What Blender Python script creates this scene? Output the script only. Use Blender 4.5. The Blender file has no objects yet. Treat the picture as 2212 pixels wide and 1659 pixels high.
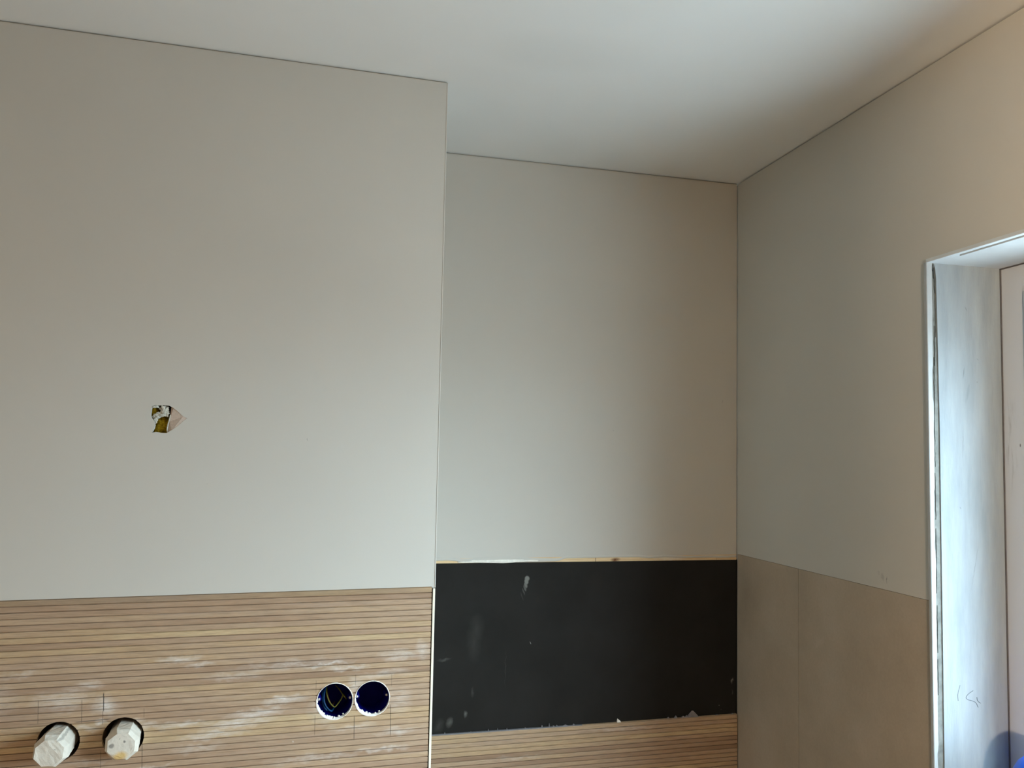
import bpy, bmesh, math, random
from mathutils import Vector, Matrix, noise

random.seed(11)
S = bpy.context.scene
COL = S.collection
H = 2.5                                   # ceiling height

# ------------------------------------------------------------------ camera
cam_d = bpy.data.cameras.new('camera')
cam = bpy.data.objects.new('camera', cam_d)
COL.objects.link(cam)
S.camera = cam
right = Vector((0.9656, -0.2595, 0.0173))
up = Vector((-0.0339, -0.0599, 0.9976))
fwd = Vector((0.2578, 0.9639, 0.0666))
fwd.normalize()
right = (right - fwd * right.dot(fwd)).normalized()
up = right.cross(fwd)
CAM = Vector((-1.0348, -1.926, 1.8))
cam.matrix_world = Matrix(((right.x, up.x, -fwd.x, CAM.x),
                           (right.y, up.y, -fwd.y, CAM.y),
                           (right.z, up.z, -fwd.z, CAM.z), (0, 0, 0, 1)))
cam_d.sensor_width = 36.0
cam_d.lens = 29.796
cam_d.shift_x = -0.025215
cam_d.shift_y = 0.013274
cam_d.clip_start = 0.02

# ------------------------------------------------------------------ light
S.view_settings.view_transform = 'Standard'
S.view_settings.look = 'None'
S.view_settings.gamma = 1.0
S.view_settings.use_curve_mapping = False
S.view_settings.exposure = 0.17

SKY = 27.5
GROUND = (0.24, 0.30, 0.33)
world = bpy.data.worlds.new('overcast_sky')
S.world = world
world.use_nodes = True
wt = world.node_tree
bg = wt.nodes['Background']
# even overcast sky over pale ground
_tc = wt.nodes.new('ShaderNodeTexCoord')
_sx = wt.nodes.new('ShaderNodeSeparateXYZ')
_cr = wt.nodes.new('ShaderNodeValToRGB')
_ad = wt.nodes.new('ShaderNodeMath')
_ad.operation = 'MULTIPLY_ADD'
_ad.inputs[1].default_value = _ad.inputs[2].default_value = 0.5
wt.links.new(_tc.outputs['Generated'], _sx.inputs[0])
wt.links.new(_sx.outputs[2], _ad.inputs[0])
wt.links.new(_ad.outputs[0], _cr.inputs[0])
wt.links.new(_cr.outputs[0], bg.inputs[0])
_cr.color_ramp.elements[0].position = 0.46
_cr.color_ramp.elements[0].color = (*GROUND, 1)
_cr.color_ramp.elements[1].position = 0.52
_cr.color_ramp.elements[1].color = (0.68, 0.88, 1.0, 1)
bg.inputs[1].default_value = SKY

# window opening in the right wall (y range, z range)
WY0, WY1, WZ0, WZ1 = -1.78, -0.692, 1.13, 2.145


def area(name, loc, direction, sx, sy, power, color, portal=False):
    d = bpy.data.lights.new(name, 'AREA')
    d.shape = 'RECTANGLE'
    d.size, d.size_y = sx, sy
    d.energy = power
    d.color = color
    d.cycles.is_portal = portal
    o = bpy.data.objects.new(name, d)
    COL.objects.link(o)
    o.location = loc
    o.rotation_euler = Vector(direction).to_track_quat('-Z', 'Y').to_euler()
    return o


area('window_portal', (0.30, (WY0 + WY1) / 2, (WZ0 + WZ1) / 2), (-1, 0, 0), 1.3, 1.25, 1, (1, 1, 1), True)
# a warm lamp burning in the hall, seen through the doorway behind the camera
DX0, DX1 = -1.20, -0.62
lamp_d = bpy.data.lights.new('hall_lamp_bulb', 'POINT')
lamp_d.energy = 410
lamp_d.color = (1.0, 0.78, 0.55)
lamp_d.shadow_soft_size = 0.06
lamp = bpy.data.objects.new('hall_lamp_bulb', lamp_d)
COL.objects.link(lamp)
lamp.location = (-1.72, -4.2, 1.7)

# added warm fill light, unseen, at the left of the room, out of the frame
fill_d = bpy.data.lights.new('left_fill', 'POINT')
fill_d.energy = 4.4
fill_d.color = (1.0, 0.80, 0.58)
fill_d.shadow_soft_size = 0.12
fill_obj = bpy.data.objects.new('left_fill', fill_d)
COL.objects.link(fill_obj)
fill_obj.location = (-2.3, -1.15, 1.35)


# ------------------------------------------------------------------ material helpers
class NT:
    def __init__(s, name):
        s.m = bpy.data.materials.new(name)
        s.m.use_nodes = True
        s.t = s.m.node_tree
        s.b = s.t.nodes['Principled BSDF']

    def n(s, typ, ins=None, **kw):
        nd = s.t.nodes.new('ShaderNode' + typ)
        for k, v in kw.items():
            setattr(nd, k, v)
        for k, v in (ins or {}).items():
            s.put(nd.inputs[k], v)
        return nd

    def put(s, sock, v):
        if isinstance(v, bpy.types.NodeSocket):
            s.t.links.new(v, sock)
        elif isinstance(v, bpy.types.Node):
            s.t.links.new(v.outputs[0], sock)
        else:
            if sock.type == 'RGBA' and len(v) == 3:
                v = (*v, 1)
            sock.default_value = v

    def math(s, op, a, b=0.0, c=None, clamp=False):
        nd = s.n('Math', {0: a, 1: b}, operation=op, use_clamp=clamp)
        if c is not None:
            s.put(nd.inputs[2], c)
        return nd.outputs[0]

    def vmath(s, op, a, b=None):
        nd = s.n('VectorMath', {0: a}, operation=op)
        if b is not None:
            s.put(nd.inputs[1], b)
        return nd.outputs['Value'] if op == 'LENGTH' else nd.outputs[0]

    def coords(s, obj=None):
        nd = s.n('TexCoord')
        if obj:
            nd.object = obj
        return nd.outputs['Object']

    def noise(s, vec, scale=5, detail=3, rough=0.5, stretch=None, w=None):
        if stretch:
            vec = s.vmath('MULTIPLY', vec, stretch)
        nd = s.n('TexNoise', {'Vector': vec, 'Scale': scale, 'Detail': detail, 'Roughness': rough})
        if w is not None:
            nd.noise_dimensions = '4D'
            s.put(nd.inputs['W'], w)
        return nd.outputs['Fac']

    def ramp(s, fac, stops):
        nd = s.n('ValToRGB', {0: fac})
        el = nd.color_ramp.elements
        while len(el) < len(stops):
            el.new(0.5)
        for e, (p, c) in zip(el, stops):
            e.position = p
            e.color = (*c, 1) if len(c) == 3 else c
        return nd.outputs[0]

    def mix(s, fac, a, b):
        nd = s.n('Mix', data_type='RGBA')
        s.put(nd.inputs['Factor'], fac)
        s.put(nd.inputs[6], a)
        s.put(nd.inputs[7], b)
        return nd.outputs[2]

    def remap(s, v, a, b, lo=0.0, hi=1.0):
        nd = s.n('MapRange', {0: v, 1: a, 2: b, 3: lo, 4: hi})
        return nd.outputs[0]

    def bump(s, height, strength=0.2, dist=0.002):
        nd = s.n('Bump', {'Height': height, 'Strength': strength, 'Distance': dist})
        s.put(s.b.inputs['Normal'], nd.outputs[0])

    def base(s, v, rough=0.6, spec=0.3, metal=0.0):
        s.put(s.b.inputs['Base Color'], v)
        s.put(s.b.inputs['Roughness'], rough)
        s.put(s.b.inputs['Specular IOR Level'], spec)
        s.put(s.b.inputs['Metallic'], metal)
        return s.m

    def marks(s, vec, items, ax=(0, 2), wob=0.004, wobscale=60, hard=0.45):
        """mask of blots: (u, v, ru, rv, angle degrees, strength[, 'box'])"""
        nz = s.n('TexNoise', {'Vector': vec, 'Scale': wobscale, 'Detail': 3.0})
        off = s.vmath('SUBTRACT', nz.outputs['Color'], (0.5, 0.5, 0.5))
        dv = s.vmath('ADD', vec, s.vmath('MULTIPLY', off, (wob * 4,) * 3))
        out = None
        for it in items:
            u, v, ru, rv, ang, st = it[:6]
            c = [0, 0, 0]
            c[ax[0]], c[ax[1]] = u, v
            p = s.vmath('SUBTRACT', vec if len(it) > 6 else dv, tuple(c))
            if ang:
                axis = [a for a in (0, 1, 2) if a not in ax][0]
                vec_ax = [0, 0, 0]
                vec_ax[axis] = 1
                rn = s.n('VectorRotate', {'Vector': p, 'Axis': tuple(vec_ax), 'Angle': math.radians(ang)})
                p = rn.outputs[0]
            sc = [0, 0, 0]
            sc[ax[0]], sc[ax[1]] = 1 / ru, 1 / rv
            p = s.vmath('MULTIPLY', p, tuple(sc))
            if len(it) > 6:
                p = s.vmath('ABSOLUTE', p)
                sx = s.n('SeparateXYZ', {0: p})
                l = s.math('MAXIMUM', sx.outputs[ax[0]], sx.outputs[ax[1]])
                m = s.remap(l, 1.0, 0.8, 0.0, st)
            else:
                m = s.remap(s.vmath('LENGTH', p), 1.0, hard, 0.0, st)
            out = m if out is None else s.math('MAXIMUM', out, m)
        return out


def srgb(r, g, b):
    f = lambda c: (c / 255 / 12.92) if c / 255 <= 0.04045 else ((c / 255 + 0.055) / 1.055) ** 2.4
    return (f(r), f(g), f(b))


def plain(name, col, rough=0.6, spec=0.3, metal=0.0, var=0.12, scale=40, bump=0.0, dist=0.001):
    k = NT(name)
    p = k.coords()
    f = k.noise(p, scale, 4, 0.6)
    c = k.ramp(f, [(0.3, tuple(x * (1 - var) for x in col)), (0.7, tuple(min(1, x * (1 + var)) for x in col))])
    if bump:
        k.bump(f, bump, dist)
    return k.base(c, rough, spec, metal)


def paint(name, col, marks=None, ax=(0, 2), mark_col=(0.1, 0.1, 0.1)):
    k = NT(name)
    p = k.coords()
    big = k.noise(p, 1.6, 3, 0.55)
    c = k.ramp(big, [(0.3, tuple(x * 0.965 for x in col)), (0.7, tuple(min(1, x * 1.035) for x in col))])
    if marks:
        c = k.mix(k.marks(p, marks, ax, wob=0.0015, wobscale=200), c, mark_col)
    fine = k.noise(p, 260, 3, 0.6)
    k.bump(fine, 0.10, 0.0006)
    return k.base(c, 0.85, 0.2)


WALL = srgb(199, 195, 186)
M_wall = paint('wall_plaster', WALL)
M_wall_left = paint('wall_plaster_left', WALL, [(-0.2328, 1.8191, 0.0008, 0.0028, 20, 0.5), (-0.395, 1.74, .001, .001, 0, .25)])
M_wall_back = paint('wall_plaster_back', WALL, [(-0.041, 1.94, 0.0008, 0.007, -8, 0.35), (-.33, 1.86, .001, .002, 0, .3)])
M_wall_right = paint('wall_plaster_right', WALL,
                     [(-0.567, 1.58, 0.0012, 0.008, 0, 0.6), (-0.556, 1.584, 0.006, 0.008, 20, 0.22),
                      (-0.545, 1.59, 0.004, 0.005, 0, 0.12)], ax=(1, 2))
M_ceil = paint('ceiling_paint', srgb(230, 229, 225), [(-0.64, -0.545, 0.15, 0.085, 8, 0.045), (-0.56, -0.56, 0.11, 0.075, 0, 0.03)], ax=(0, 1), mark_col=(0.2, 0.19, 0.17))
M_gap = plain('shadow_gap', srgb(120, 112, 100), 0.9)
M_gypsum = plain('broken_gypsum', srgb(205, 188, 174), 0.9, bump=0.4, scale=300)
M_paper = plain('torn_white_paper', srgb(196, 193, 180), 0.9, var=0.35, bump=0.6, scale=260)
M_wool = NT('yellow_mineral_wool')
_p = M_wool.coords()
_f = M_wool.noise(_p, 260, 4, 0.7)
M_wool.bump(_f, 0.9, 0.004)
M_wool = M_wool.base(M_wool.ramp(_f, [(0.3, srgb(120, 92, 8)), (0.7, srgb(205, 172, 40))]), 0.95, 0.1)
M_white = plain('white_edge_profile', srgb(226, 224, 218), 0.5, 0.35, var=0.04)
M_cream = plain('cream_edge_profile', srgb(238, 230, 212), 0.45, 0.4, var=0.04)
M_filler = plain('grey_filler', srgb(112, 114, 110), 0.9, var=0.25, scale=60, bump=0.4)
M_plug = plain('white_plaster_plug', srgb(236, 230, 218), 0.85, var=0.07, scale=70, bump=0.5, dist=0.0015)
M_rim = plain('white_filler_crumbs', srgb(240, 236, 226), 0.9, var=0.10, scale=150, bump=0.5)
M_crumb = plain('grey_adhesive_crumbs', srgb(132, 130, 133), 0.9, var=0.15, scale=150)
M_box = plain('navy_box_plastic', (0.0006, 0.001, 0.085), 0.6, 0.06, var=0.1)
M_bore = plain('dark_bore', srgb(54, 40, 28), 0.95, var=0.3)
M_screw = plain('steel_screw', srgb(190, 190, 190), 0.35, 0.5, 0.8)
M_wire_b = plain('blue_wire', srgb(8, 52, 88), 0.5, 0.2)
M_wire_y = plain('yellow_green_wire', srgb(88, 84, 26), 0.5, 0.2)
M_wire_r = plain('brown_wire', srgb(74, 36, 20), 0.5, 0.2)
M_blue = plain('blue_plastic', (0.0, 0.10, 0.72), 0.4, 0.4, var=0.03)
M_board = plain('bare_wall_board', srgb(160, 150, 136), 0.9, var=0.1, scale=3)
M_floor = plain('floor_screed', srgb(158, 142, 124), 0.8, var=0.1, scale=6)

# window frame: white coated, scuffed
k = NT('window_frame_white')
_p = k.coords()
_st = k.noise(_p, 9, 5, 0.7, (6, 12, 1.6))
_zone = k.marks(_p, [(-0.705, 1.84, 0.022, 0.10, 0, 1.0)], (1, 2), wob=0.006, wobscale=40, hard=0.2)
_m = k.math('MULTIPLY', k.remap(_st, 0.5, 0.68), _zone)
_d = k.marks(_p, [(-0.7283, 1.8296, 0.0016, 0.0035, 0, 0.8)], (1, 2), wob=0.0005)
_m = k.math('MAXIMUM', k.math('MULTIPLY', _m, 0.4), _d)
M_frame = k.base(k.mix(_m, srgb(192, 197, 203), srgb(60, 60, 60)), 0.45, 0.35)

# window reveal: troweled white filler with streaks
k = NT('reveal_plaster')
_p = k.coords()
_st = k.noise(_p, 5, 5, 0.65, (9, 9, 1.2))
_fn = k.noise(_p, 130, 3, 0.6)
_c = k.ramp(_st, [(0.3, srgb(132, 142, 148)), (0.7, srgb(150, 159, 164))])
_m = k.marks(_p, [(0.073, 2.068, .0012, .005, 30, .5), (0.066, 1.955, .0012, .012, -8, .5), (0.074, 1.92, .0035, .022, -14, .22),
                  (0.062, 1.83, .0016, .03, -3, .25), (0.055, 1.72, .0012, .003, 30, .5), (0.083, 1.62, .0012, .05, -12, .3),
                  (0.096, 1.98, .001, .003, 40, .4), (0.094, 1.94, .0016, .002, 0, .4)], (0, 2), wob=0.001, wobscale=90, hard=0.2)
_c = k.mix(_m, _c, srgb(84, 92, 98))
k.bump(k.math('ADD', k.math('MULTIPLY', _st, 1.0), k.math('MULTIPLY', _fn, 0.12)), 0.35, 0.004)
M_reveal = k.base(_c, 0.7, 0.25)
M_head_lit = plain('head_filler_lit', srgb(206, 211, 213), 0.75, var=0.06, scale=18, bump=0.3)  # same filler as the jambs, coloured lighter to imitate light on the head
M_profile = plain('grey_white_edge_profile', srgb(166, 171, 173), 0.6, 0.3, var=0.05)

# black waterproof membrane
k = NT('black_membrane')
_p = k.coords()
_big = k.noise(_p, 7, 4, 0.6)
_br = k.noise(_p, 60, 3, 0.6, (1, 1, 0.12))
_c = k.ramp(_big, [(0.3, (0.013, 0.0118, 0.010)), (0.72, (0.020, 0.0185, 0.0165))])
_sm = k.marks(_p, [(-0.5375, 1.5115, .0065, .0075, 0, .34), (-0.5390, 1.505, .0055, .0085, 8, .32), (-0.5405, 1.497, .0042, .0085, 14, .26),
                   (-0.5425, 1.490, .0030, .009, 20, .15), (-0.5455, 1.482, .0020, .010, 22, .08), (-0.549, 1.471, .0014, .012, 22, .04)],
              wob=0.0005, wobscale=170, hard=0.6)
_sm2 = k.marks(_p, [(-0.527, 1.3654, .0009, .0038, 0, 1.0), (-0.7264, 1.3355, .018, .0035, 8, .10), (-0.654, 1.40, .02, .04, 0, .035),
                    (-0.66, 1.37, .018, .05, 4, .03), (-0.676, 1.2124, .006, .010, 0, .22), (-0.711, 1.197, .008, .014, -20, .13),
                    (-0.735, 1.19, .012, .02, -20, .05), (-0.66, 1.26, .004, .016, 0, .07), (-0.585, 1.31, .0012, .05, 0, .05), (-0.0122, 1.253, .0025, .010, -8, .35),
                    (-0.0118, 1.225, .002, .008, 0, .12), (-0.047, 1.195, .0016, .0016, 0, .6), (-0.042, 1.185, .001, .001, 0, .5)],
              wob=0.003, wobscale=70, hard=0.0)
_m = k.math('MAXIMUM', _sm, _sm2)
_c = k.mix(_m, _c, srgb(190, 190, 180))
k.bump(k.math('ADD', _big, k.math('MULTIPLY', _br, 0.3)), 0.25, 0.002)
M_black = k.base(_c, 0.75, 0.16)

# pine batten with plaster residue
k = NT('pine_batten')
_p = k.coords()
_g = k.noise(_p, 12, 5, 0.65, (1, 1, 30))
_c = k.ramp(_g, [(0.3, srgb(205, 172, 128)), (0.7, srgb(238, 214, 172))])
_c = k.mix(k.marks(_p, [(-0.322, 1.552, .014, .006, 0, .75), (-0.322, 1.552, .006, .004, 0, .95)], wob=0.002), _c, srgb(110, 62, 30))
_c = k.mix(k.marks(_p, [(-0.371, 1.552, .0008, .006, 0, .8, 'box'), (-0.056, 1.552, .0006, .006, 0, .3, 'box')]), _c, srgb(70, 50, 36))
_c = k.mix(k.marks(_p, [(-0.18, 1.5535, .05, .006, 0, .5), (-0.62, 1.555, .09, .01, 0, .6)], wob=0.003), _c, srgb(226, 222, 212))
M_pine = k.base(_c, 0.7, 0.25)

# stone-look taupe tile
k = NT('taupe_tile')
_p = k.coords()
_a = k.noise(_p, 4.5, 5, 0.6)
_b = k.noise(_p, 180, 3, 0.6)
_c = k.ramp(_a, [(0.28, srgb(168, 153, 134)), (0.5, srgb(180, 165, 146)), (0.75, srgb(192, 178, 160))])
_c = k.mix(k.remap(_b, 0.3, 0.7, 0.0, 0.15), _c, srgb(140, 126, 110))
_c = k.mix(k.marks(_p, [(-0.35, 1.42, .03, .008, 38, .12), (-.5, 1.28, .05, .06, 0, .08)], (1, 2), wob=0.006), _c, srgb(214, 204, 190))
k.bump(_b, 0.08, 0.0005)
M_tile = k.base(_c, 0.55, 0.3)


def slat_material(name, ref, dust, lines, shade=1.0):
    k = NT(name)
    p = k.coords(ref)
    rnd = k.n('ObjectInfo').outputs['Random']
    w = k.math('MULTIPLY', rnd, 137.0)
    along = k.noise(p, 3.2, 3, 0.55, (1, 0, 3), w=w)
    tone = k.math('ADD', k.math('MULTIPLY', rnd, 0.30), k.math('MULTIPLY', along, 0.70))
    c = k.ramp(tone, [(0.25, srgb(150, 122, 98)), (0.40, srgb(172, 144, 118)), (0.52, srgb(182, 156, 130)),
                      (0.63, srgb(188, 160, 126)), (0.76, srgb(204, 180, 142))])
    grain = k.noise(p, 30, 4, 0.65, (1, 0, 26), w=w)
    c = k.mix(k.remap(grain, 0.32, 0.60, 0.5, 0.0), c, srgb(126, 100, 78))
    gr2 = k.noise(p, 8, 3, 0.6, (1, 0, 30), w=w)
    c = k.mix(k.remap(gr2, 0.55, 0.75, 0.0, 0.35), c, srgb(176, 156, 144))
    if dust:
        dn = k.noise(p, 40, 4, 0.7, (1, 0, 6))
        m = k.math('MULTIPLY', k.marks(p, dust, wob=0.006, wobscale=45, hard=0.1), k.remap(dn, 0.30, 0.58))
        c = k.mix(m, c, srgb(222, 214, 206))
    if lines:
        c = k.mix(k.marks(p, lines, hard=0.6), c, srgb(60, 54, 50))
    k.bump(grain, 0.15, 0.0008)
    return k.base(c, 0.6, 0.25)


# ------------------------------------------------------------------ mesh helpers
def mesh_obj(name, verts, faces, mat, parent=None, smooth=False):
    me = bpy.data.meshes.new(name)
    me.from_pydata([tuple(v) for v in verts], [], faces)
    me.update()
    bm = bmesh.new()
    bm.from_mesh(me)
    bmesh.ops.recalc_face_normals(bm, faces=bm.faces)
    bm.to_mesh(me)
    bm.free()
    if smooth:
        for f in me.polygons:
            f.use_smooth = True
    me.materials.append(mat)
    o = bpy.data.objects.new(name, me)
    COL.objects.link(o)
    if parent:
        o.parent = parent
    return o


def box_geo(a, b, V, F):
    n = len(V)
    x0, y0, z0 = a
    x1, y1, z1 = b
    V += [(x0, y0, z0), (x1, y0, z0), (x1, y1, z0), (x0, y1, z0), (x0, y0, z1), (x1, y0, z1), (x1, y1, z1), (x0, y1, z1)]
    F += [tuple(n + i for i in f) for f in ((0, 3, 2, 1), (4, 5, 6, 7), (0, 1, 5, 4), (1, 2, 6, 5), (2, 3, 7, 6), (3, 0, 4, 7))]


def boxes(name, lst, mat, parent=None, bevel=0.0):
    V, F = [], []
    for a, b in lst:
        box_geo(a, b, V, F)
    o = mesh_obj(name, V, F, mat, parent)
    if bevel:
        bm = bmesh.new()
        bm.from_mesh(o.data)
        bmesh.ops.bevel(bm, geom=list(bm.edges), offset=bevel, segments=2, affect='EDGES', profile=0.5)
        bm.to_mesh(o.data)
        bm.free()
    return o


def prism(pts, axis, a, b):
    """extrude a closed 2-D outline along an axis; pts are the other two coordinates in xyz order"""
    def v(p, t):
        q = list(p)
        q.insert(axis, t)
        return tuple(q)
    n = len(pts)
    V = [v(p, a) for p in pts] + [v(p, b) for p in pts]
    F = [tuple(range(n)), tuple(range(2 * n - 1, n - 1, -1))]
    F += [(i, i + n, (i + 1) % n + n, (i + 1) % n) for i in range(n)]
    return V, F


def tube(name, path, r, mat, parent, seg=8):
    V, F = [], []
    P = [Vector(p) for p in path]
    for i, p in enumerate(P):
        t = (P[min(i + 1, len(P) - 1)] - P[max(i - 1, 0)]).normalized()
        a = t.cross(Vector((0.31, 0.2, 0.93))).normalized()
        b = t.cross(a)
        for s in range(seg):
            q = 2 * math.pi * s / seg
            V.append(p + a * (r * math.cos(q)) + b * (r * math.sin(q)))
    for i in range(len(P) - 1):
        for s in range(seg):
            F.append((i * seg + s, i * seg + (s + 1) % seg, (i + 1) * seg + (s + 1) % seg, (i + 1) * seg + s))
    F.append(tuple(range(seg)))
    F.append(tuple(range((len(P) - 1) * seg, len(P) * seg)))
    return mesh_obj(name, V, F, mat, parent, True)


def spline(pts, n=8):
    P = [Vector(p) for p in pts]
    out = []
    for i in range(len(P) - 1):
        a, b = P[i], P[i + 1]
        m0 = (P[min(i + 1, len(P) - 1)] - P[max(i - 1, 0)]) * 0.5
        m1 = (P[min(i + 2, len(P) - 1)] - P[i]) * 0.5
        for j in range(n):
            t = j / n
            out.append(a * (2 * t**3 - 3 * t**2 + 1) + m0 * (t**3 - 2 * t**2 + t) + b * (-2 * t**3 + 3 * t**2) + m1 * (t**3 - t**2))
    out.append(P[-1])
    return out


def boolean(o, cutters, op='DIFFERENCE'):
    for c in cutters:
        md = o.modifiers.new('cut', 'BOOLEAN')
        md.operation = op
        md.solver = 'EXACT'
        md.object = c
    bpy.context.view_layer.update()
    dg = bpy.context.evaluated_depsgraph_get()
    me = bpy.data.meshes.new_from_object(o.evaluated_get(dg))
    o.modifiers.clear()
    o.data = me


def drop(lst):
    for c in lst:
        bpy.data.objects.remove(c, do_unlink=True)


def struct(o, label=None):
    o['kind'] = 'structure'
    if label:
        o['label'] = label
    return o


def thing(name, label, cat, loc=(0, 0, 0), rz=0.0, group=None):
    o = bpy.data.objects.new(name, None)
    o.empty_display_size = 0.05
    COL.objects.link(o)
    o.location = loc
    o.rotation_euler = (0, 0, rz)
    o['label'] = label
    o['category'] = cat
    if group:
        o['group'] = group
    return o


# ------------------------------------------------------------------ room shell
XE, YL = -0.8066, -0.373                 # free corner of the projecting wall
TH = math.atan(0.0176)                   # the projecting wall runs slightly out of square
ZP, TILT = 1.557, 0.0062                 # slat panel top and its fall to the left
XL, YF = -4.2, -3.0                    # far-left and rear walls

ceil = struct(boxes('ceiling', [((XL - 0.2, -5.4, H), (0.35, 0.25, H + 0.15))], M_ceil))
floor = struct(boxes('floor', [((XL - 0.2, -5.4, -0.15), (0.35, 0.25, 0.0))], M_floor))

# projecting wall (its own frame: x along the wall to the free corner, y into the wall)
LL = 3.35
V, F = prism([(0, ZP), (0, H - 0.0034), (0.005, H - 0.0030), (0.005, H), (0.42, H), (0.42, 0), (0.010, 0), (0.010, ZP)], 0, -LL, 0.0)
V = [(x, y, z - (TILT * LL if (x < -1 and abs(z - ZP) < 1e-4) else 0)) for x, y, z in V]
wl = struct(mesh_obj('wall_left', V, F, M_wall_left))
wl.location = (XE, YL, 0)
wl.rotation_euler = (0, 0, TH)
wl.data.materials.append(M_bore)
LEFT = Matrix.Translation((XE, YL, 0)) @ Matrix.Rotation(TH, 4, 'Z')

HOLES = [(-0.6018, 1.3266, 0.0315), (-0.5068, 1.3272, 0.0315), (-0.1712, 1.3634, 0.0308), (-0.1067, 1.3643, 0.0300)]


def cyl_cutter(cx, cz, r, y0, y1, mat):
    pts = [(cx + r * (1 + 0.012 * noise.noise((3 * math.cos(a), 3 * math.sin(a), cx * 50))) * math.cos(a),
            cz + r * (1 + 0.012 * noise.noise((3 * math.cos(a), 3 * math.sin(a), cz * 50))) * math.sin(a))
           for a in [2 * math.pi * i / 48 for i in range(48)]]
    V, F = prism(pts, 1, y0, y1)
    o = mesh_obj('cutter', V, F, mat)
    o.matrix_world = LEFT
    return o


DMG = [(-0.4872, 1.8695), (-0.483, 1.8716), (-0.4775, 1.8708), (-0.4697, 1.872), (-0.4611, 1.8713), (-0.4542, 1.8679), (-0.4478, 1.8628),
       (-0.4382, 1.8538), (-0.4313, 1.8507), (-0.4367, 1.8459), (-0.4449, 1.8377), (-0.4544, 1.8302), (-0.4627, 1.8247), (-0.4713, 1.8248),
       (-0.4786, 1.8263), (-0.4858, 1.8248), (-0.4825, 1.8321), (-0.4815, 1.8374), (-0.483, 1.8446), (-0.4863, 1.8491), (-0.4883, 1.8543),
       (-0.4881, 1.8642)]
cut_wall = [cyl_cutter(x, z, r, -0.05, 0.075, M_bore) for x, z, r in HOLES]
V, F = prism(DMG, 1, -0.02, 0.011)
c1 = mesh_obj('cutter', V, F, M_gypsum)
V, F = [], []
box_geo((-0.515, 0.0108, 1.79), (-0.40, 0.075, 1.90), V, F)
c2 = mesh_obj('cutter', V, F, M_bore)
for c in (c1, c2):
    c.matrix_world = LEFT
boolean(wl, cut_wall + [c1, c2])
drop([c1, c2])

# niche back wall, right wall, rear and far-left walls
V, F = [], []
box_geo((XE - 0.03, 0.0055, 0), (0.0, 0.16, H), V, F)                      # core
box_geo((XE - 0.03, 0.0, 1.5595), (-0.0016, 0.0055, H - 0.0036), V, F)    # plaster skin
wb = struct(mesh_obj('wall_back', V, F, M_wall_back))

V, F = [], []
ZT = 1.5615                                                               # tile top
SK = 0.009
for (a, b) in [((SK, WY1 + 0.006, 0), (0.30, 0.16, H)), ((SK, YF - 0.1, 0), (0.30, WY0, H)),
               ((SK, WY0, 0), (0.30, WY1 + 0.006, WZ0)), ((SK, WY0, WZ1 + 0.006), (0.30, WY1 + 0.006, H)),
               ((0.0, WY1 + 0.0066, ZT), (SK, -0.0, H - 0.0034)), ((0.0, WY0, WZ1 + 0.0055), (SK, WY1 + 0.0066, H - 0.0034)),
               ((0.0, YF, 0), (SK, WY0, H - 0.0034)), ((0.0, WY0, 0), (SK, WY1 + 0.0066, WZ0 - 0.01))]:
    box_geo(a, b, V, F)
wr = struct(mesh_obj('wall_right', V, F, M_wall_right))
# large taupe tiles set flush with the plaster
for (ya, yb) in [(-0.2724, -0.0012), (WY1 + 0.0095, -0.2736)]:
    t = boxes('tile', [((0.0004, ya, 0.36), (SK, yb, ZT - 0.0006))], M_tile, wr, 0.0005)
for (ya, yb) in [(-0.2724, -0.0012), (WY1 + 0.0095, -0.2736)]:
    t = boxes('tile', [((0.0004, ya, 0.0), (SK, yb, 0.3588))], M_tile, wr, 0.0005)

wf = struct(boxes('wall_front', [((XL - 0.1, YF - 0.16, 0), (DX0, YF, H)), ((DX1, YF - 0.16, 0), (0.0, YF, H)),
                                 ((DX0, YF - 0.16, 2.12), (DX1, YF, H))], M_board))
wo = struct(boxes('wall_far_left', [((XL - 0.16, YF - 0.1, 0), (XL, 0.16, H))], M_board))

# the hall beyond the doorway
struct(boxes('wall_hall', [((XL - 0.16, -5.36, 0), (0.3, -5.2, H)), ((0.0, -5.3, 0), (0.3, YF - 0.1, H)), ((XL - 0.16, -5.3, 0), (XL, YF - 0.1, H))], M_board))

# ------------------------------------------------------------------ window in the right wall
win = thing('window_1', '', '')
del win['label'], win['category']
win['kind'] = 'structure'
win['label'] = 'deep white window recess in the right wall with a scuffed backlit frame'
XF = 0.148                                                                # frame face
# plastered reveal lining: jamb on the far side, head, near jamb, sill
_e = [(0.0150, WZ0), (0.0150, 1.80), (0.0147, 1.88), (0.0132, 2.0), (0.0115, 2.118), (0.0098, 2.136), (0.0062, WZ1)]
_v = [(x, WY1, z) for x, z in _e + [(XF, WZ1), (XF, WZ0)]]
_n = len(_v)
_v += [(x, WY1 + 0.0058, z) for x, y, z in _v]
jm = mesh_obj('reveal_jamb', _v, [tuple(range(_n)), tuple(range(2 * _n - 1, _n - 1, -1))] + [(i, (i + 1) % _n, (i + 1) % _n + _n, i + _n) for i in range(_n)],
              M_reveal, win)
hd = boxes('reveal_head', [((0.0112, WY0, WZ1), (XF, WY1 + 0.0058, WZ1 + 0.0055))], M_head_lit, win)
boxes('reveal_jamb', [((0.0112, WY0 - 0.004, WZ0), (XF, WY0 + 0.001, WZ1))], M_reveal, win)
boxes('window_sill', [((-0.02, WY0 - 0.02, WZ0 - 0.03), (XF, WY1, WZ0))], M_white, win, 0.002)
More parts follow.
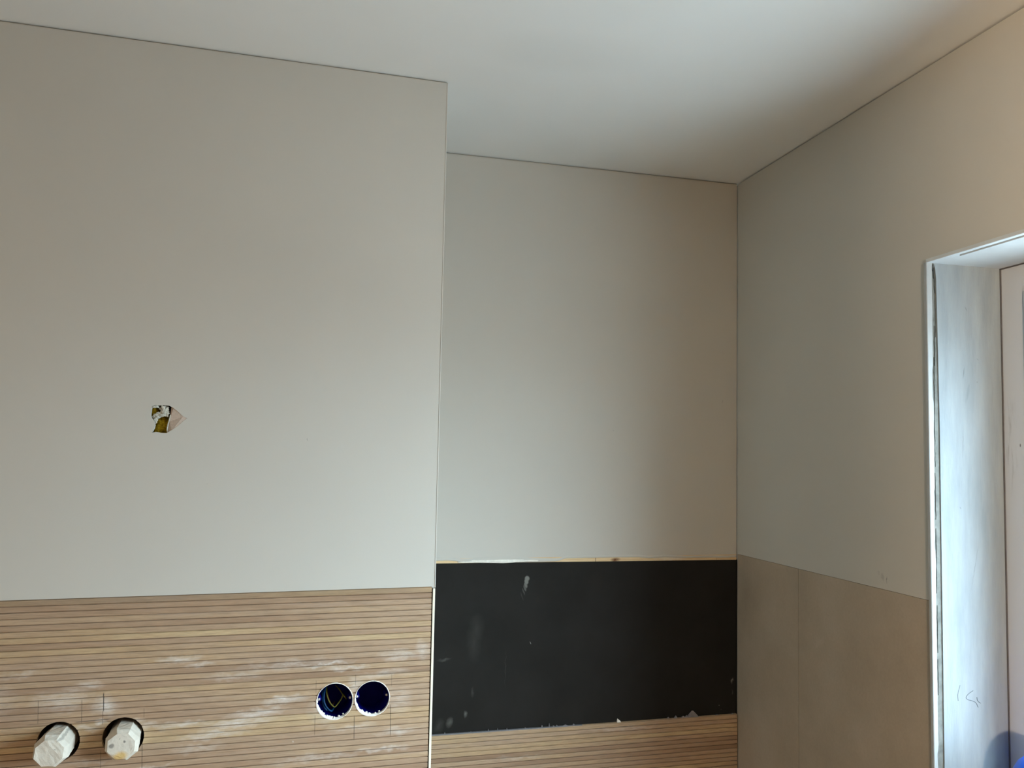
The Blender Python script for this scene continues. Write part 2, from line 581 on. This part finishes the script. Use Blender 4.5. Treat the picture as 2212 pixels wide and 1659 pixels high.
# dark filler joint between reveal and frame
boxes('frame_joint', [((XF - 0.002, WY1 - 0.0022, WZ0), (XF + 0.004, WY1, WZ1)), ((XF - 0.002, WY0, WZ1 - 0.0022), (XF + 0.004, WY1, WZ1))],
      plain('dark_joint', srgb(92, 90, 92), 0.9), win)
FW = 0.054
boxes('window_frame', [((XF, WY1 - FW, WZ0), (0.215, WY1, WZ1)), ((XF, WY0, WZ0), (0.215, WY0 + FW, WZ1)),
                       ((XF, WY0 + FW, WZ1 - FW), (0.215, WY1 - FW, WZ1)), ((XF, WY0 + FW, WZ0), (0.215, WY1 - FW, WZ0 + FW))], M_frame, win)
SW = 0.078                                                                # opening sash, overlapping the frame
SA, SB, SC, SD = WY0 + FW - 0.004, -0.7448, WZ0 + FW - 0.004, 2.0955
boxes('window_sash', [((XF - 0.004, SB - SW, SC), (0.205, SB, SD)), ((XF - 0.004, SA, SC), (0.205, SA + SW, SD)),
                      ((XF - 0.004, SA + SW, SD - SW), (0.205, SB - SW, SD)), ((XF - 0.004, SA + SW, SC), (0.205, SB - SW, SC + SW))], M_frame, win, 0.0015)
kg = NT('window_glass')
tr = kg.n('BsdfTransparent', {0: (0.97, 0.99, 1.0)})
gl = kg.n('BsdfGlossy', {0: (1, 1, 1), 'Roughness': 0.02})
fr = kg.math('MULTIPLY_ADD', kg.math('POWER', kg.n('LayerWeight', {0: 0.5}).outputs['Facing'], 5.0), 0.6, 0.04)
mx = kg.n('MixShader', {0: fr, 1: tr.outputs[0], 2: gl.outputs[0]})
kg.t.links.new(mx.outputs[0], kg.t.nodes['Material Output'].inputs[0])
boxes('window_pane', [((0.170, SA + SW - 0.01, SC + SW - 0.01), (0.174, SB - SW + 0.01, SD - SW + 0.01))], kg.m, win)


# thin white edge profile round the opening, its inner border lumpy with filler
def lumpy(t, seed, amp=0.0016):
    v = noise.noise((t * 34, seed, 0.3))
    w = noise.noise((t * 120, seed, 4.3))
    return amp * max(0.0, v + 0.35 * w)


V, F = [], []
N = 130
for i in range(N + 1):
    z = WZ0 + (WZ1 - WZ0) * i / N
    x1 = 0.0030 + lumpy(z, 1.7) - 0.0014 * (noise.noise((z * 5, 2, 1)) > 0.15)
    x0 = -0.0088 + 0.0026 * (WZ1 - z) / 0.86
    for p in ((x0, WY1 + 0.0058), (x0, WY1 + 0.0004), (x0 + 0.001, WY1 - 0.0006), (x1 - 0.001, WY1 - 0.0006), (x1, WY1 + 0.0006), (x1, WY1 + 0.0058)):
        V.append((p[0], p[1], z))
n = 6
for i in range(N):
    for s in range(n):
        F.append((i * n + s, i * n + (s + 1) % n, (i + 1) * n + (s + 1) % n, (i + 1) * n + s))
F += [tuple(range(n)), tuple(range(N * n, N * n + n))]
pr = struct(mesh_obj('trim_1', V, F, M_profile), 'narrow white upright edge profile along the far side of the window opening')
V, F = [], []
for i in range(N + 1):
    y = WY0 + (WY1 - WY0 - 0.0006) * i / N
    x1 = 0.0012 + 0.0012 * noise.noise((y * 30, 5, 0)) + (0.0085 if y > -0.752 else 0)
    for p in ((-0.0094, WZ1 + 0.0055), (-0.0094, WZ1), (-0.0088, WZ1 - 0.0006), (x1 - 0.0005, WZ1 - 0.0006), (x1, WZ1), (x1, WZ1 + 0.0055)):
        V.append((p[0], y, p[1]))
F = []
for i in range(N):
    for s in range(n):
        F.append((i * n + s, i * n + (s + 1) % n, (i + 1) * n + (s + 1) % n, (i + 1) * n + s))
F += [tuple(range(n)), tuple(range(N * n, N * n + n))]
struct(mesh_obj('trim_2', V, F, M_head_lit), 'narrow white edge profile along the top of the window opening')
# filler at the bottom of the slot between profile and reveal
fill = struct(boxes('trim_3', [((0.0, WY1 + 0.0022, WZ0), (0.0155, WY1 + 0.0062, WZ1)), ((0.0, WY0, WZ1 + 0.0035), (0.0125, WY1, WZ1 + 0.0060))], M_filler))

def gash(x, z, w, h):
    L, Rr = [], []
    n = max(8, int(h * 900))
    for i in range(n + 1):
        t = i / n
        zz = z - h + 2 * h * t
        ww = w * math.sin(math.pi * t) ** 0.6 * (0.55 + 0.75 * abs(noise.noise((zz * 260, x * 90, 2))))
        c = x + 0.0009 * noise.noise((zz * 70, 3, x * 10))
        L.append((c - ww, zz))
        Rr.append((c + ww, zz))
    V, F = prism(L + Rr[::-1], 1, WY1 + 0.0014, WY1 + 0.003)
    mesh_obj('dark_gash', V, F, M_gashc, fill)


M_gashc = plain('dark_crack', srgb(58, 60, 58), 0.95)
for g in [(0.0078, 2.128, .0016, .010), (0.0054, 2.137, .0008, .006), (0.0090, 2.108, .0011, .016), (0.0100, 2.06, .0007, .045), (0.0078, 2.0, .0009, .035),
          (0.0062, 1.93, .0008, .05), (0.0058, 1.84, .0006, .05), (0.0056, 1.74, .0006, .04), (0.0056, 1.63, .0009, .055), (0.0058, 1.515, .0007, .04),
          (0.0058, 1.435, .0006, .03)]:
    gash(*g)

# curled scratches in the filler of the reveal
def hair(pts, r=0.0005):
    return tube('filler_scratch', spline([(x, WY1 - 0.0001, z) for x, z in pts], 6), r,
                M_scr, win, 5)


M_scr = plain('scratch_line', srgb(100, 110, 118), 0.8)
def RV(px, py):
    """photograph pixel on the reveal plane"""
    f = 29.796 / 36 * 2212
    d = right * ((px - 1161.8) / f) - up * ((py - 858.9) / f) + fwd
    t = (WY1 - CAM.y) / d.y
    P = CAM + d * t
    return (P.x, P.z)
hair([RV(2102, 1492), RV(2092, 1499), RV(2087, 1506), RV(2090, 1511), RV(2100, 1514), RV(2108, 1518), RV(2113, 1528)])
hair([RV(2110, 1506), RV(2112, 1514), RV(2118, 1519)], 0.0006)
hair([RV(2074, 1480), RV(2069, 1500), RV(2070, 1514)], 0.0004)

# ------------------------------------------------------------------ horizontal slat cladding
def slat_profile(z0=0.0):
    return [(0.0092, z0), (0.0026, z0), (0.0026, z0 - 0.0005), (0.0004, z0 - 0.0011), (-0.0002, z0 - 0.0020), (-0.0002, z0 - 0.0090),
            (0.0004, z0 - 0.0097), (0.0026, z0 - 0.0100), (0.0092, z0 - 0.0100)]


def make_panel(root, x0, x1, ztop, nslat, tilt, mat, cutters, holes, zend):
    V, F = prism(slat_profile(), 0, x0, x1)
    V = [(x, y, z + tilt * x) for x, y, z in V]
    base = None
    for i in range(nslat):
        zt = ztop - 0.01 * i
        hit = any(zt - 0.012 < cz + r and zt + 0.002 > cz - r for cx, cz, r in holes)
        if base is None or hit:
            o = mesh_obj('slat', V, F, mat, root)
            if base is None and not hit:
                base = o
        else:
            o = bpy.data.objects.new('slat', base.data)
            COL.objects.link(o)
            o.parent = root
        o.location = (0, random.uniform(-0.0005, 0.0004), zt)
        if hit:
            boolean(o, cutters)
    # the rest of the cladding, below the photograph, down to the floor
    V2, F2 = [], []
    z = ztop - 0.01 * nslat
    while z > zend:
        pv, pf = prism(slat_profile(z), 0, x0, x1)
        nn = len(V2)
        V2 += [(x, y, q + tilt * x) for x, y, q in pv]
        F2 += [tuple(nn + q for q in f) for f in pf]
        z -= 0.01
    o = mesh_obj('lower_slats', V2, F2, mat, root)
    o['kind'] = 'stuff'


pl = thing('slat_panel', 'wide wood-look slatted cladding with four round holes and chalk smears on the projecting left wall', 'wall cladding',
           (XE, YL, 0), TH)
dust = [(-0.425, 1.449, .042, .008, 2, .8), (-0.395, 1.437, .03, .005, 2, .6), (-0.60, 1.392, .055, .022, 2, .6), (-0.535, 1.378, .026, .020, 0, .85),
        (-0.56, 1.412, .03, .008, 0, .5), (-0.70, 1.395, .05, .03, 0, .35), (-0.50, 1.352, .028, .006, 2, .7), (-0.54, 1.353, .012, .005, 0, .7),
        (-0.66, 1.435, .05, .006, 2, .35), (-0.255, 1.371, .045, .010, 3, .8), (-0.30, 1.352, .06, .010, 3, .8), (-0.33, 1.337, .07, .010, 3, .8),
        (-0.37, 1.322, .07, .009, 3, .7), (-0.42, 1.342, .06, .008, 2, .6), (-0.47, 1.342, .03, .008, 2, .5), (-0.19, 1.428, .06, .005, 2, .75),
        (-0.155, 1.419, .05, .006, 2, .7), (-0.06, 1.438, .05, .012, 0, .5), (-0.02, 1.445, .02, .02, 0, .5), (-0.09, 1.405, .07, .010, 1, .4),
        (-0.25, 1.43, .12, .012, 2, .4), (-0.34, 1.415, .06, .008, 2, .4), (-0.09, 1.275, .06, .006, 2, .6), (-0.06, 1.305, .05, .008, 2, .5),
        (-0.20, 1.27, .10, .008, 2, .4), (-0.14, 1.318, .05, .008, 2, .4), (-0.24, 1.298, .002, .004, 0, .8), (-0.39, 1.30, .05, .010, 2, .4),
        (-0.47, 1.275, .05, .004, 2, .6), (-0.56, 1.292, .05, .006, 2, .4), (-0.135, 1.39, .02, .02, 0, .6), (-0.19, 1.35, .03, .03, 0, .45),
        (-0.06, 1.36, .03, .03, 0, .35), (-0.56, 1.345, .03, .008, 0, .5)]
LN = 0.0006
lines = [(-0.40, 1.5523 + 0.0062 * -0.40, .42, .0052, 0.355, .24, 'b'),
         (-0.2035, 1.325, LN, .018, 1, .5, 'b'), (-0.1365, 1.316, LN, .022, 1, .75, 'b'), (-0.0735, 1.325, LN, .030, 1, .75, 'b'),
         (-0.2035, 1.39, LN, .012, 1, .35, 'b'), (-0.1365, 1.398, LN, .010, 1, .4, 'b'), (-0.0735, 1.395, LN, .012, 1, .35, 'b'),
         (-0.633, 1.375, LN, .020, 2, .5, 'b'), (-0.570, 1.372, LN, .020, 2, .55, 'b'), (-0.5385, 1.385, 0.0008, .016, 2, .85, 'b'),
         (-0.5385, 1.36, LN, .012, 2, .5, 'b'), (-0.553, 1.3565, .028, .0008, 2, .7, 'b'), (-0.477, 1.295, LN, .030, 2, .7, 'b'),
         (-0.5385, 1.29, LN, .02, 2, .45, 'b'), (-0.477, 1.364, LN, .008, 2, .4, 'b'), (-0.62, 1.357, .03, .0006, 2, .35, 'b'),
         (-0.05, 1.408, .05, .0025, 2, .22, 'b'), (-0.045, 1.393, .03, .0012, 2, .2, 'b')]
M_slat = slat_material('wood_look_slat', pl, dust, lines)
make_panel(pl, -2.0, -0.0056, ZP - 0.0002, 60, TILT, M_slat, cut_wall, HOLES, 0.02)
drop(cut_wall)

pn = thing('slat_panel', 'low wood-look slatted cladding in the niche, its top edge under the black board', 'wall cladding', (0, 0, 0))
M_slat2 = slat_material('wood_look_slat_niche', pn,
                        [(-0.30, 1.158, .12, .006, -1, .3), (-0.55, 1.11, .1, .006, 0, .25)], None)
make_panel(pn, -0.806, -0.0020, 1.1734, 24, 0.0024, M_slat2, [], [], 0.02)
for o in pn.children:
    o.location.y -= 0.006                      # stands proud of the black board

# adhesive crumbs squeezed out along the top of the niche slats
def crumb(x, w, h, d=0.004, peak=0.5, mat=M_crumb):
    z = 1.1730 + 0.0024 * x
    V = [(x - w, -d, z), (x + w, -d, z), (x + w, 0.003, z), (x - w, 0.003, z),
         (x + w * (peak * 2 - 1) * 1.0 - w * .15, -d * .7, z + h), (x + w * (peak * 2 - 1) + w * .15, -d * .6, z + h * .95),
         (x + w * (peak * 2 - 1) + w * .1, 0.002, z + h * .9), (x - w * .62, -d * .9, z + h * .45), (x + w * .62, -d * .9, z + h * .4)]
    bm = bmesh.new()
    for v in V:
        bm.verts.new(v)
    bmesh.ops.convex_hull(bm, input=bm.verts)
    me = bpy.data.meshes.new('adhesive_crumb')
    bm.to_mesh(me)
    bm.free()
    me.materials.append(mat)
    o = bpy.data.objects.new('adhesive_crumb', me)
    COL.objects.link(o)
    o.parent = pn
    return o


def NX(px):                                    # photograph column -> x on the niche wall near the slat top
    return -0.7514 + (px - 932) * (0.7494 / 658)


crumb(NX(1488), 0.0150, 0.0155, peak=0.45)
crumb(NX(1321), 0.0048, 0.0085, peak=0.12, mat=M_rim)
for px, w, h in [(1432, .004, .004), (1449, .004, .006), (1466, .006, .004), (1474, .005, .005), (958, .002, .005), (1010, .0015, .003),
                 (1045, .0012, .006), (1064, .001, .006), (1083, .0016, .005), (1121, .004, .003), (1156, .002, .006), (1171, .0012, .009),
                 (1180, .004, .003), (1187, .003, .004), (1223, .004, .004), (1205, .008, .003), (1581, .004, .002), (1545, .008, .0015)]:
    crumb(NX(px), w, h, 0.003)
# grey adhesive bead along the top edge
boxes('adhesive_bead', [((-0.752, -0.0052, 1.1712), (-0.40, 0.002, 1.1728))], M_crumb, pn)

# ------------------------------------------------------------------ black board and batten in the niche
bb = boxes('waterproof_board', [((-0.8, 0.0012, 1.0), (-0.0022, 0.005, 1.5495))], M_black)
for v in bb.data.vertices:
    v.co.z = 1.547 - 0.004 * v.co.x if v.co.z > 1.3 else 1.1736 + 0.0024 * v.co.x
bb['label'] = 'matt black waterproof board in the niche with a pale smear near its top'
bb['category'] = 'board'
V, F = [], []
N = 60
for i in range(N + 1):
    x = -0.78 + 0.778 * i / N
    zl = 1.547 - 0.004 * x
    for y, z in ((0.0048, zl), (-0.0006, zl), (-0.0006, 1.5600), (0.0048, 1.5600)):
        V.append((x, y, z))
for i in range(N):
    for s in range(4):
        F.append((i * 4 + s, i * 4 + (s + 1) % 4, (i + 1) * 4 + (s + 1) % 4, (i + 1) * 4 + s))
F += [(0, 1, 2, 3), (N * 4, N * 4 + 1, N * 4 + 2, N * 4 + 3)]
bt = mesh_obj('wooden_batten', V, F, M_pine)
bt['label'] = 'thin pale pine batten with a brown knot between the plaster and the black board'
bt['category'] = 'batten'

# ragged lower border of the niche plaster, smeared over the batten
def edge_h(px):
    """height of batten left bare above the board (m)"""
    pts = [(940, .0058), (958, .0060), (975, .0042), (1000, .0008), (1040, .0004), (1100, .0004), (1150, .0006), (1185, .0022), (1200, .0080),
           (1240, .0088), (1300, .0090), (1360, .0088), (1385, .0062), (1420, .0078), (1470, .0060), (1520, .0062), (1560, .0052), (1592, .0060)]
    for (a, ha), (b, hb) in zip(pts, pts[1:]):
        if a <= px <= b:
            t = (px - a) / (b - a)
            return ha + (hb - ha) * t
    return pts[0][1] if px < 940 else pts[-1][1]


V, F = [], []
N = 150
for i in range(N + 1):
    x = -0.80 + 0.7982 * i / N
    px = 932 + (x + 0.7514) * 658 / 0.7494
    z0 = 1.547 - 0.004 * x + edge_h(px) + 0.0004 * noise.noise((x * 90, 3, 1))
    bulge = 0.0035 * math.exp(-((px - 1065) / 75) ** 2)
    V += [(x, 0.001, z0), (x, -0.0009 - bulge * .6, z0), (x, -0.0013 - bulge, z0 + 0.0018), (x, -0.0010 - bulge * 0.7, z0 + 0.005),
          (x, 0.0, max(z0 + 0.006, 1.5585) + bulge * 1.5), (x, 0.001, 1.566)]
n = 6
for i in range(N):
    for s in range(n):
        F.append((i * n + s, i * n + (s + 1) % n, (i + 1) * n + (s + 1) % n, (i + 1) * n + s))
F += [tuple(range(n)), tuple(range(N * n, N * n + n))]
mesh_obj('plaster_edge', V, F, M_wall, wb, True)

# ------------------------------------------------------------------ edge trim at the free corner
et = struct(boxes('trim_4', [((-0.0036, -0.0012, 0.0), (0.0004, 0.0085, ZP - 0.0035))], M_cream), 'thin cream upright trim beside the slat panel')
et.matrix_world = LEFT
pb = boxes('corner_bead', [((-0.0012, -0.0006, ZP - 0.002), (0.0009, 0.0035, H - 0.003))], M_wall, wl, 0.0004)

M_joint_shade = plain('joint_shade_dark', srgb(34, 30, 26), 0.95, 0.05)  # near-black strips standing in for the shade inside the open gaps
boxes('joint_shade', [((-0.0056, 0.0040, 0.0), (-0.0036, 0.0095, ZP - 0.003))], M_joint_shade, pl)
boxes('joint_shade', [((-0.0019, -0.0012, 0.0), (-0.0002, 0.0050, 1.5480))], M_joint_shade, wb)

# ------------------------------------------------------------------ broken hole with insulation
def facet(name, poly, mat, parent, thick=0.0012):
    n = len(poly)
    V = [p for p in poly] + [(p[0], p[1] + thick, p[2]) for p in poly]
    F = [tuple(range(n)), tuple(range(2 * n - 1, n - 1, -1))] + [(i, (i + 1) % n, (i + 1) % n + n, i + n) for i in range(n)]
    return mesh_obj(name, V, F, mat, parent)


# bevelled break face of the plasterboard at the right of the hole
facet('broken_plasterboard', [(-0.4575, 0.0050, 1.8690), (-0.4535, 0.0010, 1.8678), (-0.4470, 0.0004, 1.8622), (-0.4375, 0.0004, 1.8534), (-0.4318, 0.0003, 1.8507),
                (-0.4372, 0.0004, 1.8455), (-0.4452, 0.0005, 1.8374), (-0.4548, 0.0008, 1.8300), (-0.4612, 0.0050, 1.8262), (-0.4620, 0.0055, 1.8340),
                (-0.4600, 0.0058, 1.8440), (-0.4585, 0.0055, 1.8560)], M_gypsum, wl)
# pale torn edge along its left border
tube('torn_edge', spline([(-0.4582, 0.0046, 1.8560), (-0.4596, 0.0040, 1.8480), (-0.4612, 0.0036, 1.8400), (-0.4624, 0.0036, 1.8320), (-0.4618, 0.0038, 1.8264)], 5),
     0.0011, M_paper, wl, 6)


def blob(name, c, r, mat, parent, seed, amp=0.35, sub=3):
    bm = bmesh.new()
    bmesh.ops.create_icosphere(bm, subdivisions=sub, radius=1)
    for v in bm.verts:
        d = v.co.normalized()
        s = 1 + amp * noise.noise(d * 1.6 + Vector((seed, 0, 0))) + amp * .6 * noise.noise(d * 4 + Vector((0, seed, 0))) + amp * .25 * noise.noise(d * 9)
        v.co = Vector((c[0] + d.x * r[0] * s, c[1] + d.y * r[1] * s, c[2] + d.z * r[2] * s))
    me = bpy.data.meshes.new(name)
    bm.to_mesh(me)
    bm.free()
    me.materials.append(mat)
    for f in me.polygons:
        f.use_smooth = True
    o = bpy.data.objects.new(name, me)
    COL.objects.link(o)
    o.parent = parent
    return o


blob('filler_bulge', (-0.606, -0.0016, 1.5530), (0.085, 0.0034, 0.0040), M_rim, wb, 2.2, 0.25, 4)

# torn paper and plaster flap hanging from the top of the hole
blob('torn_plaster', (-0.4685, 0.0062, 1.8625), (0.0072, 0.0030, 0.0085), M_paper, wl, 3.1, 0.75, 4)
blob('torn_plaster', (-0.4735, 0.0058, 1.8560), (0.0078, 0.0026, 0.0042), M_paper, wl, 5.4, 0.75, 4)
blob('torn_plaster', (-0.4800, 0.0050, 1.8520), (0.0052, 0.0024, 0.0034), M_paper, wl, 7.7, 0.75, 4)
blob('torn_plaster', (-0.4812, 0.0042, 1.8460), (0.0030, 0.0022, 0.0050), M_paper, wl, 11.7, 0.7, 4)
blob('torn_plaster', (-0.4830, 0.0032, 1.8690), (0.0055, 0.0026, 0.0024), M_paper, wl, 9.2, 0.6, 4)
ins = thing('insulation', 'yellow mineral wool showing through the broken hole in the left wall', 'insulation', (XE, YL, 0), TH)
blob('wool_wad', (-0.4690, 0.026, 1.836), (0.022, 0.015, 0.021), M_wool, ins, 1.3, 0.2)
blob('wool_wad', (-0.4855, 0.020, 1.8585), (0.0085, 0.010, 0.012), M_wool, ins, 2.3, 0.2)

# ------------------------------------------------------------------ flush electrical boxes
def ring_obj(name, cx, cz, prof, mat, parent, seg=48, seed=0.0, jit=0.0, smooth=True):
    """lathe about the hole axis; prof = [(radius, depth y)]"""
    V, F = [], []
    n = len(prof)
    for i in range(seg):
        a = 2 * math.pi * i / seg
        for j, (r, y) in enumerate(prof):
            rr = r + jit * noise.noise((math.cos(a) * 5 + seed, math.sin(a) * 5, j * 1.7))
            V.append((cx + rr * math.cos(a), y, cz + rr * math.sin(a)))
    for i in range(seg):
        for j in range(n - 1):
            b = (i + 1) % seg
            F.append((i * n + j, b * n + j, b * n + j + 1, i * n + j + 1))
    if prof[-1][0] < 0.0005:
        pass
    return mesh_obj(name, V, F, mat, parent, smooth)


def e_box(label, cx, cz, R, seed, wires):
    t = thing('electrical_box', label, 'electrical box', (XE, YL, 0), TH, 'flush electrical boxes in the slat panel')
    ring_obj('box_shell', cx, cz, [(R - 0.0002, 0.006), (R - 0.0012, 0.0045), (R - 0.0022, 0.006), (R - 0.0024, 0.052), (R - 0.006, 0.056), (0.0004, 0.056)],
             M_box, t)
    for s in (-1, 1):
        ring_obj('screw', cx + s * (R - 0.0040), cz + 0.003, [(0.0026, 0.0085), (0.0024, 0.0062), (0.0016, 0.0055), (0.0002, 0.0054)], M_screw, t, 12)
        ring_obj('screw_lug', cx + s * (R - 0.0046), cz + 0.003, [(0.0042, 0.03), (0.0042, 0.0090), (0.0002, 0.0088)], M_box, t, 14)
    # ragged white filler round the mouth, thickest at the lower left
    V, F = [], []
    seg = 72
    for i in range(seg):
        a = 2 * math.pi * i / seg
        lo = max(0.0, math.cos(a - math.radians(236)))
        th = 0.0010 + 0.0032 * lo ** 1.5
        th *= 1 + 0.7 * noise.noise((math.cos(a) * 9 + seed, math.sin(a) * 9, 0.0))
        th = max(0.0005, th)
        ro = R + 0.0012 + 0.0006 * noise.noise((math.cos(a) * 7, math.sin(a) * 7, seed))
        ri = R + 0.0004 - th
        for r, y in ((ro, 0.0016), (ro - 0.0004, -0.0009), (R + 0.0002 - th * .2, -0.0011), (ri, 0.0018), (ri + 0.0004, 0.0075), (ro, 0.0080)):
            V.append((cx + r * math.cos(a), y, cz + r * math.sin(a)))
    n = 6
    for i in range(seg):
        b = (i + 1) % seg
        for j in range(n):
            F.append((i * n + j, b * n + j, b * n + (j + 1) % n, i * n + (j + 1) % n))
    mesh_obj('filler_rim', V, F, M_rim, t)
    for a, r, q in [(250, .0035, 1.0), (262, .003, 2.0), (286, .0022, 3.0), (228, .003, 4.0), (300, .002, 5.0)]:
        a = math.radians(a + 7 * noise.noise((seed, q, 0)))
        blob('filler_crumb', (cx + (R - 0.0030) * math.cos(a), 0.004, cz + (R - 0.0030) * math.sin(a)), (r * .8, .002, r * .6), M_rim, t, seed + q, 0.5, 2)
    for mat, r, pts in wires:
        tube('wire', spline([(cx + x, y, cz + z) for x, y, z in pts], 8), r, mat, t)
    return t


e_box('open navy electrical box with loops of yellow and blue wire, left one of the pair', *HOLES[2][:2], HOLES[2][2], 0.4,
      [(M_wire_y, 0.0012, [(-0.012, 0.045, 0.020), (-0.0135, 0.025, 0.012), (-0.0120, 0.018, 0.004), (-0.0080, 0.015, -0.005), (-0.0020, 0.014, -0.0120),
                           (0.0015, 0.014, -0.0135), (0.0060, 0.016, -0.0095), (0.0120, 0.018, -0.0020), (0.0150, 0.018, 0.0050), (0.019, 0.03, 0.001)]),
       (M_wire_y, 0.0011, [(0.0020, 0.030, 0.0200), (0.0080, 0.022, 0.0150), (0.0140, 0.016, 0.0070), (0.0190, 0.014, 0.0015), (0.0215, 0.024, -0.004)]),
       (M_wire_b, 0.0014, [(-0.011, 0.046, 0.022), (-0.0165, 0.024, 0.012), (-0.0180, 0.016, 0.002), (-0.0155, 0.013, -0.008), (-0.0100, 0.012, -0.0160),
                           (-0.0040, 0.013, -0.0200), (0.001, 0.03, -0.019)]),
       (M_wire_b, 0.0013, [(-0.019, 0.04, 0.010), (-0.0200, 0.022, 0.000), (-0.0180, 0.015, -0.0100), (-0.0120, 0.014, -0.0185), (-0.004, 0.03, -0.0225)]),
       (M_wire_r, 0.0012, [(-0.012, 0.05, 0.012), (-0.0105, 0.028, 0.002), (-0.0060, 0.020, -0.0085), (-0.0030, 0.019, -0.0110), (0.002, 0.034, -0.010)])])
e_box('empty navy electrical box with white filler rim, right of the pair near the edge trim', *HOLES[3][:2], HOLES[3][2], 5.2, [])

# ------------------------------------------------------------------ octagonal plaster plugs
def plug(label, cx, cz, dx, dz, r, prot, seed, mat):
    t = thing('pipe_plug', label, 'plug', (XE, YL, 0), TH, 'white plugs in the slat panel')
    V, F = [], []
    prof = [(0.90, 0.060), (0.93, 0.020), (0.97, -prot * .35), (1.0, -prot * .62), (0.99, -prot * .80), (0.80, -prot * 1.0)]
    n = 8
    for q, (s, y) in enumerate(prof):
        f = (0.060 - y) / (0.060 + prot)
        for i in range(n):
            a = 2 * math.pi * (i + 0.42) / n
            rr = r * s * (1 + 0.06 * noise.noise((math.cos(a) * 2 + seed, math.sin(a) * 2, q * .5)))
            V.append((cx + dx * f + rr * math.cos(a), y + 0.0018 * noise.noise((i * 1.3, q, seed)), cz + dz * f + rr * math.sin(a)))
    for q in range(len(prof) - 1):
        for i in range(n):
            F.append((q * n + i, q * n + (i + 1) % n, (q + 1) * n + (i + 1) % n, (q + 1) * n + i))
    F += [tuple(range(n)), tuple(range((len(prof) - 1) * n, len(prof) * n))]
    o = mesh_obj('plug_body', V, F, mat, t)
    bm = bmesh.new()
    bm.from_mesh(o.data)
    bmesh.ops.triangulate(bm, faces=[f for f in bm.faces if len(f.verts) > 4])
    bmesh.ops.subdivide_edges(bm, edges=bm.edges, cuts=3, use_grid_fill=True)
    bm.normal_update()
    for v in bm.verts:
        v.co += v.normal * 0.0007 * noise.noise(v.co * 160 + Vector((seed, 0, 0)))
    bm.to_mesh(o.data)
    bm.free()
    ring_obj('hole_sleeve', cx, cz, [(0.0312, 0.0095), (0.0310, 0.0070), (0.0306, 0.0070), (0.0306, 0.07), (0.0002, 0.072)], M_bore, t)
    return t


def plug_material(name, col, blots, ax=(0, 2)):
    k = NT(name)
    p = k.coords()
    f = k.noise(p, 70, 4, 0.6)
    c = k.ramp(f, [(0.3, tuple(x * 0.92 for x in col)), (0.7, tuple(min(1, x * 1.05) for x in col))])
    for col2, items in blots:
        c = k.mix(k.marks(p, items, ax, wob=0.0014, wobscale=110), c, col2)
    k.bump(f, 0.5, 0.002)
    return k.base(c, 0.85, 0.2)


PW = srgb(214, 206, 192)
Mp1 = plug_material('plaster_plug_clean', PW, [(srgb(120, 116, 108), [(-0.588, 1.345, .006, .003, 20, .5), (-0.594, 1.331, .002, .002, 0, .5)])])
Mp2 = plug_material('plaster_plug_stained', PW, [(srgb(214, 178, 112), [(-0.504, 1.309, .014, .009, 10, .9)]),
                                                 (srgb(104, 100, 96), [(-0.517, 1.326, .0045, .0045, 0, .7), (-0.4985, 1.331, .002, .0028, 0, .75),
                                                                       (-0.506, 1.336, .0012, .0012, 0, .5)])])
plug('white octagonal plaster plug sticking out of the leftmost hole in the slats', -0.6018, 1.3266, -0.0005, -0.0005, 0.0265, 0.052, 0.7, Mp1)
plug('white octagonal plaster plug with two grey spots and a yellow stain along its bottom', -0.5068, 1.3272, 0.004, -0.003, 0.0265, 0.038, 4.1, Mp2)

# ------------------------------------------------------------------ blue container on the window sill
bc = thing('plastic_container', 'bright blue round-shouldered plastic container on the sill in the lower right corner of the picture', 'container',
           (0.075, -0.838, WZ0))
prof = [(0.0005, 0.0), (0.046, 0.0), (0.050, 0.004), (0.051, 0.02), (0.051, 0.157), (0.050, 0.174), (0.046, 0.190), (0.038, 0.205), (0.027, 0.215), (0.014, 0.221), (0.0005, 0.223)]
V, F = [], []
n = len(prof)
for i in range(40):
    a = 2 * math.pi * i / 40
    for r, z in prof:
        V.append((r * math.cos(a), r * math.sin(a), z))
for i in range(40):
    b = (i + 1) % 40
    for j in range(n - 1):
        F.append((i * n + j, b * n + j, b * n + j + 1, i * n + j + 1))
mesh_obj('body', V, F, M_blue, bc, True)
V, F = [], []
prof = [(0.0512, 0.150), (0.0522, 0.1515), (0.0522, 0.1555), (0.0512, 0.157)]
n = len(prof)
for i in range(40):
    a = 2 * math.pi * i / 40
    for r, z in prof:
        V.append((r * math.cos(a), r * math.sin(a), z))
for i in range(40):
    b = (i + 1) % 40
    for j in range(n):
        F.append((i * n + j, b * n + j, b * n + (j + 1) % n, i * n + (j + 1) % n))
mesh_obj('rim', V, F, M_blue, bc, True)
